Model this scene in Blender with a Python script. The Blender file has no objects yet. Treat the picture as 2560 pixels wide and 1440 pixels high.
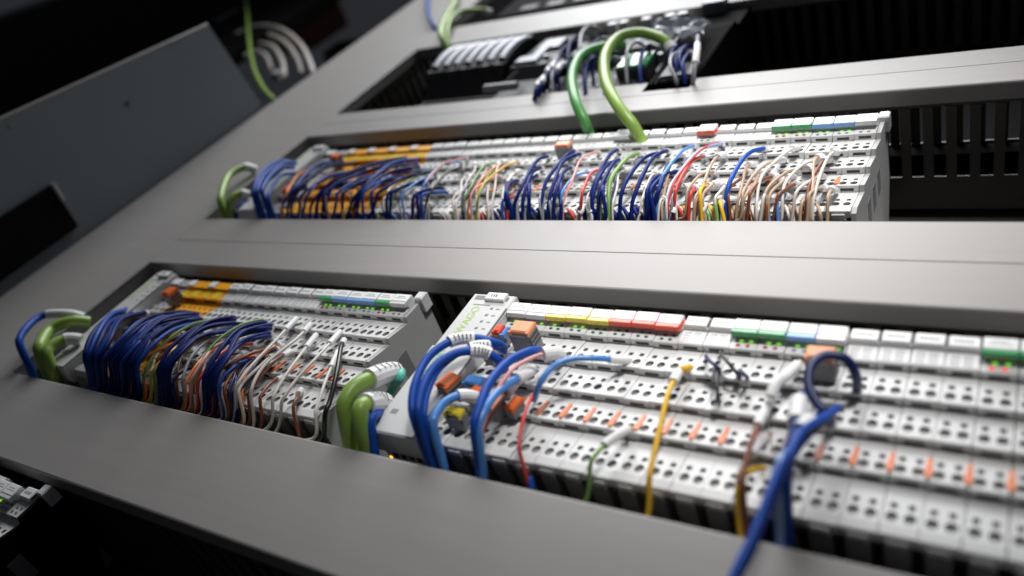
import bpy, math, random
from mathutils import Matrix, Vector
random.seed(7)
sc = bpy.context.scene
C = sc.collection
# ------------------------------------------------------------------ camera
FPX, CU, CV = 1957.0386, 1280.0, 720.0
R = Matrix(((0.83480267, -0.05042432, 0.54823525),
            (0.30756115, -0.78320804, -0.5403622),
            (0.45662965, 0.61971167, -0.6383156)))
D = 232.0                      # mm from the lens to the duct fronts
HGT = 1000.0                   # lens height in mm
camd = bpy.data.cameras.new('camera'); cam = bpy.data.objects.new('camera', camd); C.objects.link(cam)
cam.matrix_world = Matrix.Translation((0, 0, HGT*0.001)) @ R.to_4x4()
camd.sensor_width = 36; camd.lens = FPX/2560*36; camd.clip_start = 0.01; camd.clip_end = 60
camd.dof.use_dof = True; camd.dof.focus_distance = 0.001*D*1.86; camd.dof.aperture_fstop = 4.2
sc.camera = cam
# ------------------------------------------------------------------ world, lamps, exposure
w = bpy.data.worlds.new('World'); sc.world = w; w.use_nodes = True
w.node_tree.nodes['Background'].inputs[0].default_value = (0.8, 0.85, 1.0, 1)
w.node_tree.nodes['Background'].inputs[1].default_value = 0.022
def spot(name, loc, target, power, size, blend, rad, col):
    l = bpy.data.lights.new(name, 'SPOT'); l.energy = power; l.spot_size = math.radians(size); l.spot_blend = blend
    l.shadow_soft_size = rad; l.color = col
    o = bpy.data.objects.new(name, l); C.objects.link(o); o.location = loc
    o.rotation_euler = (Vector(target)-Vector(loc)).to_track_quat('-Z', 'Y').to_euler()
    return o
spot('work_light', (0.14, -0.70, 1.50), (-0.150, 0.232, 1.365), 54, 30, 1.0, 0.11, (1.0, 0.985, 0.97))
def area(name, loc, target, power, sx, sy, col):
    l = bpy.data.lights.new(name, 'AREA'); l.shape = 'RECTANGLE'; l.size = sx; l.size_y = sy; l.energy = power; l.color = col; l.spread = math.radians(120)
    o = bpy.data.objects.new(name, l); C.objects.link(o); o.location = loc
    o.rotation_euler = (Vector(target)-Vector(loc)).to_track_quat('-Z', 'Y').to_euler()
area('sheen_light', (-0.60, -0.42, 2.42), (-0.17, 0.232, 1.42), 9.0, 0.95, 0.85, (0.97, 0.985, 1.0))  # unseen area lamp added to give the duct covers their sheen, not a window
sc.view_settings.view_transform = 'Standard'; sc.view_settings.look = 'None'
sc.view_settings.exposure = 0.18; sc.view_settings.gamma = 1
sc.render.engine = 'CYCLES'
# ------------------------------------------------------------------ helpers
def at(u, v, Y):
    """photo pixel + depth (in duct distances) -> mm"""
    d = R @ Vector((u-CU, -(v-CV), -FPX))
    return d*(Y*D/d.y)
def mat(name, col, rough=0.5, metal=0.0, emit=0, stretch=None, bump=0.0, var=0.06, scale=60, trans=0.0, spec=0.5, coat=0.0):
    m = bpy.data.materials.new(name); m.use_nodes = True; nt = m.node_tree; b = nt.nodes['Principled BSDF']
    b.inputs['Roughness'].default_value = rough; b.inputs['Metallic'].default_value = metal
    b.inputs['Specular IOR Level'].default_value = spec
    if coat: b.inputs['Coat Weight'].default_value = coat
    tc = nt.nodes.new('ShaderNodeTexCoord')
    n = nt.nodes.new('ShaderNodeTexNoise'); n.inputs['Scale'].default_value = scale; n.inputs['Detail'].default_value = 4
    if stretch:
        mp = nt.nodes.new('ShaderNodeMapping'); mp.inputs['Scale'].default_value = stretch
        nt.links.new(tc.outputs['Object'], mp.inputs['Vector']); nt.links.new(mp.outputs[0], n.inputs['Vector'])
        rr = nt.nodes.new('ShaderNodeMapRange'); rr.inputs['To Min'].default_value = rough-.05; rr.inputs['To Max'].default_value = rough+.07
        nt.links.new(n.outputs['Fac'], rr.inputs['Value']); nt.links.new(rr.outputs[0], b.inputs['Roughness'])
    else: nt.links.new(tc.outputs['Object'], n.inputs['Vector'])
    mr = nt.nodes.new('ShaderNodeMapRange'); mr.inputs['To Min'].default_value = 1-var; mr.inputs['To Max'].default_value = 1+var
    nt.links.new(n.outputs['Fac'], mr.inputs['Value'])
    hs = nt.nodes.new('ShaderNodeMix'); hs.data_type = 'RGBA'; hs.blend_type = 'MULTIPLY'; hs.inputs[0].default_value = 1
    hs.inputs[6].default_value = (*col, 1); nt.links.new(mr.outputs[0], hs.inputs[7])
    nt.links.new(hs.outputs[2], b.inputs['Base Color'])
    if bump:
        n2 = nt.nodes.new('ShaderNodeTexNoise'); n2.inputs['Scale'].default_value = 2500; n2.inputs['Detail'].default_value = 2
        nt.links.new(tc.outputs['Object'], n2.inputs['Vector'])
        bp = nt.nodes.new('ShaderNodeBump'); bp.inputs['Strength'].default_value = bump; bp.inputs['Distance'].default_value = 0.0003
        nt.links.new(n2.outputs['Fac'], bp.inputs['Height']); nt.links.new(bp.outputs[0], b.inputs['Normal'])
    if trans: b.inputs['Transmission Weight'].default_value = trans
    if emit:
        b.inputs['Emission Color'].default_value = (*col, 1); b.inputs['Emission Strength'].default_value = emit
    return m
M = dict(
    duct=mat('duct_pvc', (0.30, 0.286, 0.277), 0.44, var=0.07, spec=0.45, scale=9, bump=0.12, stretch=(1, 1, 22)),
    ductside=mat('duct_side_shaded', (0.055, 0.050, 0.044), 0.35, var=0.05, scale=12),  # base colour darkened to stand in for the unlit slotted walls
    seam=mat('seam_dark', (0.10, 0.10, 0.10), 0.6),
    plate=mat('mounting_plate', (0.10, 0.095, 0.09), 0.55),
    rail=mat('zinc_rail', (0.5, 0.5, 0.5), 0.35, 0.9),
    white=mat('terminal_plastic', (0.66, 0.66, 0.655), 0.38, var=0.05, scale=90, bump=0.1),
    tag=mat('tag_plastic', (0.82, 0.82, 0.82), 0.4, var=0.03),
    coup=mat('coupler_plastic', (0.60, 0.605, 0.60), 0.42, var=0.03, scale=40, bump=0.15),
    body=mat('module_body', (0.20, 0.195, 0.19), 0.5),
    grey=mat('grey_plastic', (0.20, 0.20, 0.21), 0.5),
    darkgrey=mat('dark_grey_plastic', (0.05, 0.052, 0.058), 0.5),
    midgrey=mat('mid_grey_plastic', (0.42, 0.42, 0.42), 0.45),
    hole=mat('clamp_metal', (0.34, 0.34, 0.335), 0.5, 0.0),
    dark=mat('dark_slot', (0.03, 0.03, 0.03), 0.6),
    ink=mat('ink', (0.09, 0.09, 0.1), 0.6),
    paleink=mat('pale_ink', (0.24, 0.25, 0.26), 0.6),
    orange=mat('orange_plastic', (0.85, 0.17, 0.03), 0.4),
    lever=mat('lever_orange', (0.80, 0.22, 0.08), 0.45),
    salmon=mat('salmon_plastic', (0.86, 0.34, 0.16), 0.4),
    amber=mat('amber_plastic', (0.95, 0.42, 0.012), 0.4, var=0.08),
    yellow=mat('yellow_clear', (0.85, 0.66, 0.05), 0.25, coat=0.4),
    red=mat('red_clear', (0.85, 0.07, 0.02), 0.25, coat=0.4),
    green=mat('green_clear', (0.05, 0.36, 0.13), 0.25, coat=0.4),
    blue=mat('blue_clear', (0.20, 0.40, 0.78), 0.25, coat=0.4),
    clear=mat('clear_plastic', (0.72, 0.73, 0.74), 0.2, coat=0.5),
    ledg=mat('led_green', (0.28, 0.9, 0.05), 0.3, emit=0.55),
    ledd=mat('led_dark_green', (0.01, 0.16, 0.10), 0.25),
    ledr=mat('led_red', (0.45, 0.02, 0.03), 0.3),
    ledrr=mat('led_red_lit', (1.0, 0.05, 0.03), 0.3, emit=0.6),
    ledk=mat('led_off', (0.24, 0.24, 0.25), 0.3),
    logo=mat('lime_ink', (0.40, 0.62, 0.10), 0.5), teal=mat('teal_ink', (0.10, 0.50, 0.40), 0.5),
    black=mat('black_plastic', (0.010, 0.010, 0.012), 0.45, spec=0.3), blackm=mat('black_matt', (0.005, 0.005, 0.006), 0.8, spec=0.06),
    silver=mat('bright_silver', (0.20, 0.21, 0.24), 0.4, 0.4),
    ribsilver=mat('rib_silver', (0.25, 0.26, 0.29), 0.35, 0.45),
    sideplate=mat('powder_grey_steel', (0.15, 0.178, 0.20), 0.5, var=0.1, scale=6, bump=0.1),
    edge=mat('edge_steel', (0.30, 0.29, 0.28), 0.4, 0.5),
    b_dark=mat('wire_dark_blue', (0.003, 0.016, 0.135), 0.5, var=0.15, spec=0.18),
    b_navy=mat('wire_navy', (0.004, 0.014, 0.09), 0.42),
    b_mid=mat('wire_blue', (0.008, 0.07, 0.38), 0.46, spec=0.25),
    b_light=mat('wire_light_blue', (0.08, 0.26, 0.66), 0.3),
    b_pale=mat('wire_pale_blue', (0.28, 0.42, 0.68), 0.3),
    g_lime=mat('cable_lime', (0.25, 0.40, 0.075), 0.38, bump=0.1), g_mid=mat('cable_green', (0.10, 0.34, 0.09), 0.38),
    g_olive=mat('wire_olive_green', (0.20, 0.36, 0.10), 0.4),
    w_white=mat('wire_white', (0.66, 0.62, 0.57), 0.4), w_brown=mat('wire_brown', (0.20, 0.06, 0.025), 0.4),
    w_red=mat('wire_red', (0.62, 0.05, 0.04), 0.4), w_pink=mat('wire_pink', (0.72, 0.34, 0.33), 0.4),
    w_yellow=mat('wire_yellow', (0.80, 0.46, 0.02), 0.4), w_black=mat('wire_black', (0.008, 0.008, 0.008), 0.3),
    w_orange=mat('wire_orange', (0.75, 0.2, 0.03), 0.4), w_grey=mat('wire_grey', (0.28, 0.29, 0.32), 0.4),
    w_beige=mat('wire_beige', (0.44, 0.31, 0.22), 0.4), sleeve=mat('sleeve_white', (0.80, 0.80, 0.80), 0.4),
    film=mat('clear_film', (0.30, 0.32, 0.38), 0.25, coat=0.3),
)
def tag(o, label=None, cat=None, group=None, kind=None):
    if label: o['label'] = label
    if cat: o['category'] = cat
    if group: o['group'] = group
    if kind: o['kind'] = kind
    return o
def toW(p): return Vector((p[0]*0.001, p[1]*0.001, (p[2]+HGT)*0.001))
def thing(name, loc, label, cat, group=None):
    o = bpy.data.objects.new(name, None); o.empty_display_size = 0.01; C.objects.link(o); o.location = toW(loc)
    return tag(o, label, cat, group)
class MB:
    def __init__(s): s.v = []; s.f = []; s.m = []
    def face(s, pts, mi=0):
        n = len(s.v); s.v += [tuple(p) for p in pts]; s.f.append(list(range(n, n+len(pts)))); s.m.append(mi)
    def box(s, x0, x1, y0, y1, z0, z1, mi=0, ch=0.0):
        if x0 > x1: x0, x1 = x1, x0
        if y0 > y1: y0, y1 = y1, y0
        if z0 > z1: z0, z1 = z1, z0
        if not ch:
            n = len(s.v)
            s.v += [(x, y, z) for x in (x0, x1) for y in (y0, y1) for z in (z0, z1)]
            for q in ((0, 1, 3, 2), (4, 6, 7, 5), (0, 4, 5, 1), (2, 3, 7, 6), (0, 2, 6, 4), (1, 5, 7, 3)):
                s.f.append([n+i for i in q]); s.m.append(mi)
            return
        c = ch                 # front (y0) edges chamfered
        n = len(s.v)
        s.v += [(x, y1, z) for x, z in ((x0, z0), (x1, z0), (x1, z1), (x0, z1))]
        s.v += [(x, y0+c, z) for x, z in ((x0, z0), (x1, z0), (x1, z1), (x0, z1))]
        s.v += [(x, y0, z) for x, z in ((x0+c, z0+c), (x1-c, z0+c), (x1-c, z1-c), (x0+c, z1-c))]
        for a in (0, 4):
            for i in range(4):
                j = (i+1) % 4; s.f.append([n+a+i, n+a+j, n+a+4+j, n+a+4+i]); s.m.append(mi)
        s.f.append([n+8, n+9, n+10, n+11]); s.m.append(mi); s.f.append([n+3, n+2, n+1, n]); s.m.append(mi)
    def prism_x(s, prof, x0, x1, mi=0):
        """closed (y,z) profile swept along x"""
        n = len(s.v); k = len(prof)
        s.v += [(x0, y, z) for y, z in prof]+[(x1, y, z) for y, z in prof]
        for i in range(k):
            j = (i+1) % k; s.f.append([n+i, n+j, n+k+j, n+k+i]); s.m.append(mi)
        s.f.append([n+i for i in range(k)][::-1]); s.m.append(mi); s.f.append([n+k+i for i in range(k)]); s.m.append(mi)
    def tube(s, pts, r, seg=10, mi=0, caps=True):
        n = len(s.v); pts = [Vector(p) for p in pts]
        rr = r if isinstance(r, (list, tuple)) else [r]*len(pts)
        up = None
        for i, p in enumerate(pts):
            t = (pts[min(i+1, len(pts)-1)]-pts[max(i-1, 0)]).normalized()
            if up is None:
                up = Vector((0, 0, 1)) if abs(t.z) < .9 else Vector((1, 0, 0))
            a = (up-t*up.dot(t)).normalized(); b = t.cross(a); up = a
            for k in range(seg):
                an = 2*math.pi*k/seg; s.v.append(tuple(p+(a*math.cos(an)+b*math.sin(an))*rr[i]))
        for i in range(len(pts)-1):
            for k in range(seg):
                k2 = (k+1) % seg
                s.f.append([n+i*seg+k, n+i*seg+k2, n+(i+1)*seg+k2, n+(i+1)*seg+k]); s.m.append(mi)
        if caps:
            s.f.append([n+k for k in range(seg)][::-1]); s.m.append(mi)
            s.f.append([n+(len(pts)-1)*seg+k for k in range(seg)]); s.m.append(mi)
    def holeplate(s, x0, x1, z0, z1, yf, cx, cz, rx, rz, square, depth, N=16):
        outer = []; inner = []
        for k in range(N):
            an = 2*math.pi*(k+.5)/N; c, d = math.cos(an), math.sin(an)
            m = max(abs(c), abs(d)); qc, qd = c/m, d/m
            ox = cx+(qc*(x1-cx) if qc > 0 else qc*(cx-x0)); oz = cz+(qd*(z1-cz) if qd > 0 else qd*(cz-z0))
            outer.append((ox, yf(oz), oz))
            if square: ix, iz = cx+qc*rx, cz+qd*rz
            else: ix, iz = cx+c*rx, cz+d*rz
            inner.append((ix, yf(iz), iz))
        # exact corners for the outer ring
        for (ccx, ccz) in ((x0, z0), (x1, z0), (x1, z1), (x0, z1)):
            k = min(range(N), key=lambda q: (outer[q][0]-ccx)**2+(outer[q][2]-ccz)**2)
            outer[k] = (ccx, yf(ccz), ccz)
        for k in range(N):
            j = (k+1) % N
            s.face([outer[k], outer[j], inner[j], inner[k]], 0)
            bk = (inner[k][0], inner[k][1]+depth, inner[k][2]); bj = (inner[j][0], inner[j][1]+depth, inner[j][2])
            s.face([inner[k], inner[j], bj, bk], 1)
        s.face([(p[0], p[1]+depth, p[2]) for p in inner], 1)
    def mesh(s, name, mats, smooth=False):
        me = bpy.data.meshes.new(name); me.from_pydata([(x*.001, y*.001, z*.001) for x, y, z in s.v], [], s.f)
        for m in (mats if isinstance(mats, (list, tuple)) else [mats]): me.materials.append(m)
        for p, mi in zip(me.polygons, s.m): p.material_index = mi; p.use_smooth = smooth
        me.update(); return me
    def build(s, name, mats, parent=None, loc=None, smooth=False):
        o = bpy.data.objects.new(name, s.mesh(name, mats, smooth)); C.objects.link(o)
        if parent: o.parent = parent
        if loc is not None: o.location = toW(loc)
        return o
def link(name, me, parent, loc=(0, 0, 0)):
    o = bpy.data.objects.new(name, me); C.objects.link(o); o.parent = parent
    o.location = Vector(loc)*0.001
    return o
def text_mesh(txt, size, m, ext=0.05):
    cu = bpy.data.curves.new('writing', 'FONT'); cu.body = txt; cu.size = size*0.001; cu.extrude = ext*0.001
    cu.align_x = 'CENTER'; cu.align_y = 'CENTER'
    o = bpy.data.objects.new('writing', cu); C.objects.link(o)
    dg = bpy.context.evaluated_depsgraph_get(); me = bpy.data.meshes.new_from_object(o.evaluated_get(dg))
    C.objects.unlink(o); bpy.data.objects.remove(o); me.materials.clear(); me.materials.append(m)
    return me
def nth(k):
    if k < len(ORD): return ORD[k]
    return '%d%s' % (k, {1: 'st', 2: 'nd', 3: 'rd'}.get(k % 10 if k % 100 not in (11, 12, 13) else 0, 'th'))
ORD = ['', 'first', 'second', 'third', 'fourth', 'fifth', 'sixth', 'seventh', 'eighth', 'ninth', 'tenth', 'eleventh', 'twelfth',
       'thirteenth', 'fourteenth', 'fifteenth', 'sixteenth', 'seventeenth', 'eighteenth', 'nineteenth', 'twentieth', 'twenty-first', 'twenty-second', 'twenty-third', 'twenty-fourth']
# ------------------------------------------------------------------ structure: back plate
XL, XR = -2.52*D, 0.22*D
WL = -3.135*D
mb = MB(); mb.box(WL, XR, 1.40*D, 1.42*D, -0.6*D, 3.9*D)
tag(mb.build('mounting_plate', M['plate'], loc=(0, 0, 0)), kind='structure')
# ducts ---------------------------------------------------------------
def hduct(name, z0, z1, label, groove=(), x0=XL, x1=XR, lip=11):
    L = thing(name, ((x0+x1)/2, D, z0*D), label, 'cable duct', 'horizontal cable ducts')
    h = (z1-z0)*D; a, b = x0-(x0+x1)/2, x1-(x0+x1)/2
    mb = MB(); c = 1.2
    segs = [0]+[g for g in sorted(groove)]+[h]
    prof = [(lip, 0), (c, 0), (0.35, 0.35), (0, c)]
    for g in sorted(groove): prof += [(0, g-0.35), (0.5, g-0.2), (0.5, g+0.2), (0, g+0.35)]
    prof += [(0, h-c), (0.35, h-0.35), (c, h), (lip, h), (lip, h-1.2), (1.5, h-1.2), (1.5, 1.2), (lip, 1.2)]
    mb.prism_x(prof, a, b)
    mb.build('duct_cover', M['duct'], L)
    mb = MB(); p = 12.5
    for zz in (0.8, h-2.4):
        mb.box(a, b, 4, 13.5, zz+0.5, zz+1.1)
        mb.box(a, b, 62, 84, zz, zz+1.6)
        x = a+2
        while x < b-6:
            mb.box(x, x+5.6, 13.5, 62, zz, zz+1.6); x += p
    mb.box(a, b, 84, 86, 0.8, h-0.8)
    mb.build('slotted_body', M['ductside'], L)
    return L
d1 = hduct('cable_duct', 2.067, 2.268, 'grey plastic cable duct with two green cables hanging over its front', (0.105*D,))
d2 = hduct('cable_duct', 1.200, 1.468, 'widest grey cable duct, across the middle between the upper and lower white terminal racks', (0.133*D,))
d3 = hduct('cable_duct', 0.402, 0.655, 'grey cable duct below the lower terminal racks, lying across the bottom of the view', ())
d0 = hduct('cable_duct', 2.918, 3.16, 'topmost grey cable duct, above the black device with silver ribs', ())
# vertical duct on the left
L = thing('vertical_cable_duct', ((WL+XL)/2, D, 0), 'wide upright grey cable duct that all the horizontal ducts butt against', 'cable duct')
hw = (XL-WL)/2
mb = MB(); mb.box(-hw, hw-0.4, 0, 1.8, -0.6*D, 3.9*D, ch=0.9); mb.box(hw-2.0, hw-0.8, 1.8, 11, -0.6*D, 3.9*D)
mb.box(-hw, -hw+1.2, 1.8, 11, -0.6*D, 3.9*D); mb.build('duct_cover', M['duct'], L)
mb = MB()
z = -0.6*D
while z < 3.9*D:
    mb.box(hw-2.8, hw-1.2, 13.5, 62, z, z+5.6); z += 12.5
mb.box(hw-2.4, hw-1.6, 4, 13.5, -.6*D, 3.9*D); mb.box(hw-2.8, hw-1.2, 62, 84, -.6*D, 3.9*D); mb.box(-hw, hw-1.2, 84, 86, -.6*D, 3.9*D)
mb.box(-hw+1.3, -hw+2.9, 4, 84, -.6*D, 3.9*D)
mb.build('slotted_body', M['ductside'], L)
# ------------------------------------------------------------------ terminal modules
YF = 1.03*D; PIT = 12.0; HB = 0.724*D      # face depth, module pitch, bottom height of the lower racks
SH_UP = 0.816*D; SH_LOW = -0.775*D
ROWS = [(24.5, 0, 13.9, 8.4), (43, 24.5, 34.6, 29), (62, 43, 54.6, 48.8), (81, 62, 73.2, 67.2)]
_c = {}
def housing_mesh(wid=12.0, cols=(-2.75, 2.75), key='white', matl='white', raised=False):
    k = ('h', wid, cols, key, raised)
    if k in _c: return _c[k]
    mb = MB(); x0, x1 = -wid/2+0.18, wid/2-0.18
    for zt, zb, zs, zr in ROWS:
        yf = lambda zz, zt=zt, zb=zb: -1.0+4.0*(zz-zb)/(zt-zb)
        if zb == 0: yf = lambda zz: -1.0+max(0, 4.0*(zz-4)/(20.5))
        zm = (zs-1.35+zr+2.45)/2
        lipz = zr-3.4
        xs = [x0]+[(cols[i]+cols[i+1])/2 for i in range(len(cols)-1)]+[x1]
        for i, cx in enumerate(cols):
            mb.holeplate(xs[i], xs[i+1], lipz, zm, yf, cx, zr, 1.95, 2.45, False, 1.7)
            mb.holeplate(xs[i], xs[i+1], zm, zt-1.2, yf, cx, zs, 1.15, 1.35, True, 1.7)
        mb.face([(x0, yf(zt-1.2), zt-1.2), (x1, yf(zt-1.2), zt-1.2), (x1, yf(zt), zt), (x0, yf(zt), zt)])
        # raised lip under the holes
        mb.face([(x0, yf(lipz), lipz), (x0, yf(lipz)-.35, lipz-.35), (x1, yf(lipz)-.35, lipz-.35), (x1, yf(lipz), lipz)])
        mb.face([(x0, yf(lipz)-.35, lipz-.35), (x0, -1.3, zb+.4), (x1, -1.3, zb+.4), (x1, yf(lipz)-.35, lipz-.35)])
        mb.face([(x0, -1.3, zb+.4), (x0, -1.0, zb), (x1, -1.0, zb), (x1, -1.3, zb+.4)])
        mb.face([(x0, -1.0, zb), (x0, 3.0, zb), (x1, 3.0, zb), (x1, -1.0, zb)])
        for sx in (x0, x1):
            mb.face([(sx, -1.3, zb+.4), (sx, yf(lipz)-.35, lipz-.35), (sx, yf(lipz), lipz), (sx, yf(zt), zt), (sx, 6, zt), (sx, 6, zb), (sx, -1.0, zb)])
        mb.box(-wid*.28, wid*.28, 0.5, 2.2, zb-.06, zb+.1, 2)        # test slot, on the underside of the step
    # small mark under each hole pair
    mb.box(x0, x1, -1.0, 6, 81, 90)                                   # lamp field
    mb.box(-wid*.28, wid*.28, 0.5, 2.2, 80.94, 81.1, 2)
    if raised: mb.box(x0, x1, -3.0, 6, 89.0, 95.4, ch=.4)
    else: mb.box(x0, x1, -2.8, 6, 90.3, 97.8, ch=.4)
    mb.box(-wid/2+2.2, wid/2-2.2, 6, 62, -1.5, 100, 3)                # body behind the face plate
    mb.box(x0, x1, 6, 62, 12, 99, 3)
    mb.box(-wid/2+2.2, wid/2-2.2, 3.2, 6, -1.5, 1, 3); mb.box(-wid/2+2.8, wid/2-2.8, .6, 3, -1.0, .1)
    _c[k] = mb.mesh('housing', [M[matl], M['hole'], M['dark'], M['body']]); return _c[k]
def flat_label_mesh():
    if 'fl' in _c: return _c['fl']
    mb = MB(); mb.box(-5.3, 5.3, -4.0, -2.6, 90.7, 97.2, ch=.5)
    for i in range(5): mb.box(-3.4+i*1.4, -2.6+i*1.4, -4.08, -3.95, 93.0, 94.7, 1)
    mb.box(5.35, 5.95, -3.4, -2.6, 91.5, 96.5, 2)
    _c['fl'] = mb.mesh('label_plate', [M['tag'], M['paleink'], M['dark']]); return _c['fl']
def field_mesh():
    if 'fd' in _c: return _c['fd']
    mb = MB(); mb.box(-5.3, 5.3, -1.25, -1.0, 81.8, 89.6, 0)
    for r in range(4):
        for i in range(2): mb.box(-4.4+i*4.6, -1.0+i*4.6, -1.32, -1.2, 82.7+r*1.7, 83.2+r*1.7, 1)
    _c['fd'] = mb.mesh('printed_field', [M['tag'], M['paleink']]); return _c['fd']
def marker_mesh(col):
    k = 'mk'+col
    if k in _c: return _c[k]
    mb = MB(); mb.box(-5.75, 5.75, -6.6, -2.4, 88.3, 95.1, 0, ch=.5)
    mb.box(-4.0, 4.0, -6.66, -6.5, 90.9, 91.3, 1); mb.box(-3.0, 2.6, -6.66, -6.5, 92.3, 92.7, 1)
    _c[k] = mb.mesh('label_plate', [M['tag'], M['paleink']])
    mb = MB(); mb.box(-5.8, 5.8, -6.4, -3.6, 86.1, 88.3, 0, ch=.3); mb.box(5.75, 5.88, -6.2, -3.2, 88.3, 94.0)
    _c[k+'b'] = mb.mesh('coloured_carrier', [M[col]]); return _c[k]
def led_mesh(): 
    if 'led' in _c: return _c['led']
    mb = MB(); N = 10; ring = [(0.95*math.cos(6.283*i/N), 0.7*math.sin(6.283*i/N)) for i in range(N)]
    mb.face([(x, -.35, z) for x, z in ring][::-1])
    for i in range(N):
        j = (i+1) % N; mb.face([(ring[i][0], -.35, ring[i][1]), (ring[j][0], -.35, ring[j][1]), (ring[j][0]*1.15, .1, ring[j][1]*1.15), (ring[i][0]*1.15, .1, ring[i][1]*1.15)])
    _c['led'] = mb
    return mb
def led(col):
    if 'led'+col in _c: return _c['led'+col]
    _c['led'+col] = led_mesh().mesh('status_light', M[col]); return _c['led'+col]
def lever_mesh(kind='lever'):
    if kind in _c: return _c[kind]
    mb = MB()
    o = [(-.7, 37.2), (.7, 37.2), (.75, 33.0), (1.15, 32.0), (1.15, 27.6), (.8, 26.8), (-.8, 26.8), (-1.15, 27.6), (-1.15, 32.0), (-.75, 33.0)]
    f = lambda zz: -1.9+4.0*(zz-24.5)/18.5
    n = len(o)
    mb.face([(x, f(z), z) for x, z in o])
    for i in range(n):
        j = (i+1) % n; mb.face([(o[i][0], f(o[i][1]), o[i][1]), (o[j][0], f(o[j][1]), o[j][1]), (o[j][0], f(o[j][1])+2, o[j][1]), (o[i][0], f(o[i][1])+2, o[i][1])])
    _c[kind] = mb.mesh('orange_lever', M['lever']); return _c[kind]
def module(x, z, label, top, leds=None, group=None, lever=True, cat='terminal module', tray=None):
    t = thing('terminal_module', (x+random.uniform(-.08, .08), YF+random.uniform(-.25, .25), z+random.uniform(-.12, .12)), label, cat, group)
    link('housing', housing_mesh(raised=(top != 'flat')), t)
    if top == 'flat': link('label_plate', flat_label_mesh(), t)
    else:
        link('label_plate', marker_mesh(top), t); link('coloured_carrier', _c['mk'+top+'b'], t)
    if leds:
        for i, c in enumerate(leds):
            if c: link('status_light', led(c), t, ((-2.4 if i % 2 == 0 else 1.8)+(0.9 if i < 2 else 0), -1.0, 86.0 if i < 2 else 83.2))
    else: link('printed_field', field_mesh(), t)
    if lever: link('orange_lever', lever_mesh(), t, (-6.0, 0, 0))
    return t
def safety(x, z, label, group):
    """double width orange module"""
    t = thing('orange_safety_module', (x, YF, z), label, 'terminal module', group)
    k = housing_mesh(24.0, (-9, -3, 3, 9), 'amber', 'amber'); link('housing', k, t)
    mb = MB(); mb.box(-10.6, -3.2, -4.0, -2.6, 90.8, 97.2, ch=.5); me = mb.mesh('label_plate', M['tag']); link('label_plate', me, t)
    mb = MB()
    for i in range(2): mb.box(-10.2+i*11, -3.2+i*11, -1.25, -1, 82, 89)
    link('printed_field', mb.mesh('printed_field', M['yellow']), t)
    return t
GG = ('ledg', 'ledg', 'ledr', 'ledr'); G2 = ('ledg', 'ledg', 'ledk', 'ledk'); K4 = ('ledk',)*4
# lower right rack
x0 = -0.8826*D+6
def rack_right():
    spec = [('clear', ('ledg', None, 'ledd', 'ledr'), 'terminal module with a clear carrier next to the big coupler, orange plug on it'),
            ('clear', ('ledr', 'ledg', None, None), 'terminal module with a clear carrier, directly left of the yellow carriers')]
    x = x0-24
    for i, (top, leds, lab) in enumerate(spec): module(x+12*i, HB, lab, top, leds, 'terminal modules on the lower right rack')
    names = {'yellow': 'yellow', 'red': 'red', 'green': 'green', 'blue': 'blue', 'clear': 'clear'}
    seq = ['yellow']*3+['red']*3+['flat']*2+['green']*2+['blue']+['clear']+['flat']*4+['green']*2+['blue']*2
    cnt = {}
    for i, s in enumerate(seq):
        pos = x0+12*i
        if s == 'flat':
            blk = 'between the red and green carriers' if i < 8 else 'right of the navy cable loop'
            k = cnt[blk] = cnt.get(blk, 0)+1
            lab = '%s flat white terminal module %s, lower right rack' % (ORD[k], blk); leds = None
        else:
            blk = s if i < 14 else 'far '+s
            k = cnt[blk] = cnt.get(blk, 0)+1
            where = 'on the lower right rack' if i < 14 else 'at the right edge of the photo'
            lab = '%s terminal module with a %s label carrier %s' % (ORD[k], s, where)
            if s in ('yellow', 'red'): leds = (('ledg' if i < 2 else 'ledd'), 'ledg' if i == 1 else 'ledd', 'ledd', 'ledd')
            elif i >= 16: leds = ('ledg', 'ledg', 'ledrr', 'ledrr')
            elif s == 'green': leds = GG
            elif s == 'blue': leds = G2
            else: leds = (None, 'ledg', 'ledk', 'ledk')
        module(pos, HB, lab, s, leds, 'terminal modules on the lower right rack')
rack_right()
def whites(xr, zb, seq, rack, orange_n, xo, leds_red=()):
    n = len(seq); cnt = {}; kf = 0; kr = 0
    for i, s in enumerate(seq):
        pos = xr-12*(n-i)+6
        if s == 'flat':
            kf += 1
            lab = '%s flat white terminal module right of the orange ones, %s' % (ORD[kf], rack); leds = None
        else:
            cnt[s] = cnt.get(s, 0)+1
            if s in ('clear', 'red') and i < n-6: lab = 'terminal module with a lone raised %s carrier amid flat labels, %s' % (s, rack); leds = ('ledd',)*4
            else:
                lab = '%s raised %s carrier module near the right end, %s' % (ORD[cnt[s]], s, rack)
                leds = K4 if s == 'clear' else (GG if s == 'green' else G2)
        module(pos, zb, lab, s, leds, 'terminal modules on the '+rack, lever=(i > 5))
    for i in range(orange_n):
        safety(xo+24*i+12, zb, '%s double width orange module from the left, %s' % (ORD[i+1], rack), 'orange modules on the '+rack)
# lower left rack
XRL = -1.29*D
seqL = ['flat']*8+['green', 'blue', 'blue', 'blue', 'green', 'clear']
whites(XRL, HB, seqL, 'lower left rack', 2, XRL-14*12-48)
# upper rack
XRU = -0.330*D; ZU = HB+SH_UP
seqU = ['flat']*23+['green', 'green', 'blue', 'blue', 'clear']
seqU[14] = 'clear'; seqU[19] = 'red'
whites(XRU, ZU, seqU, 'upper rack', 4, XRU-28*12-96)
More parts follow.
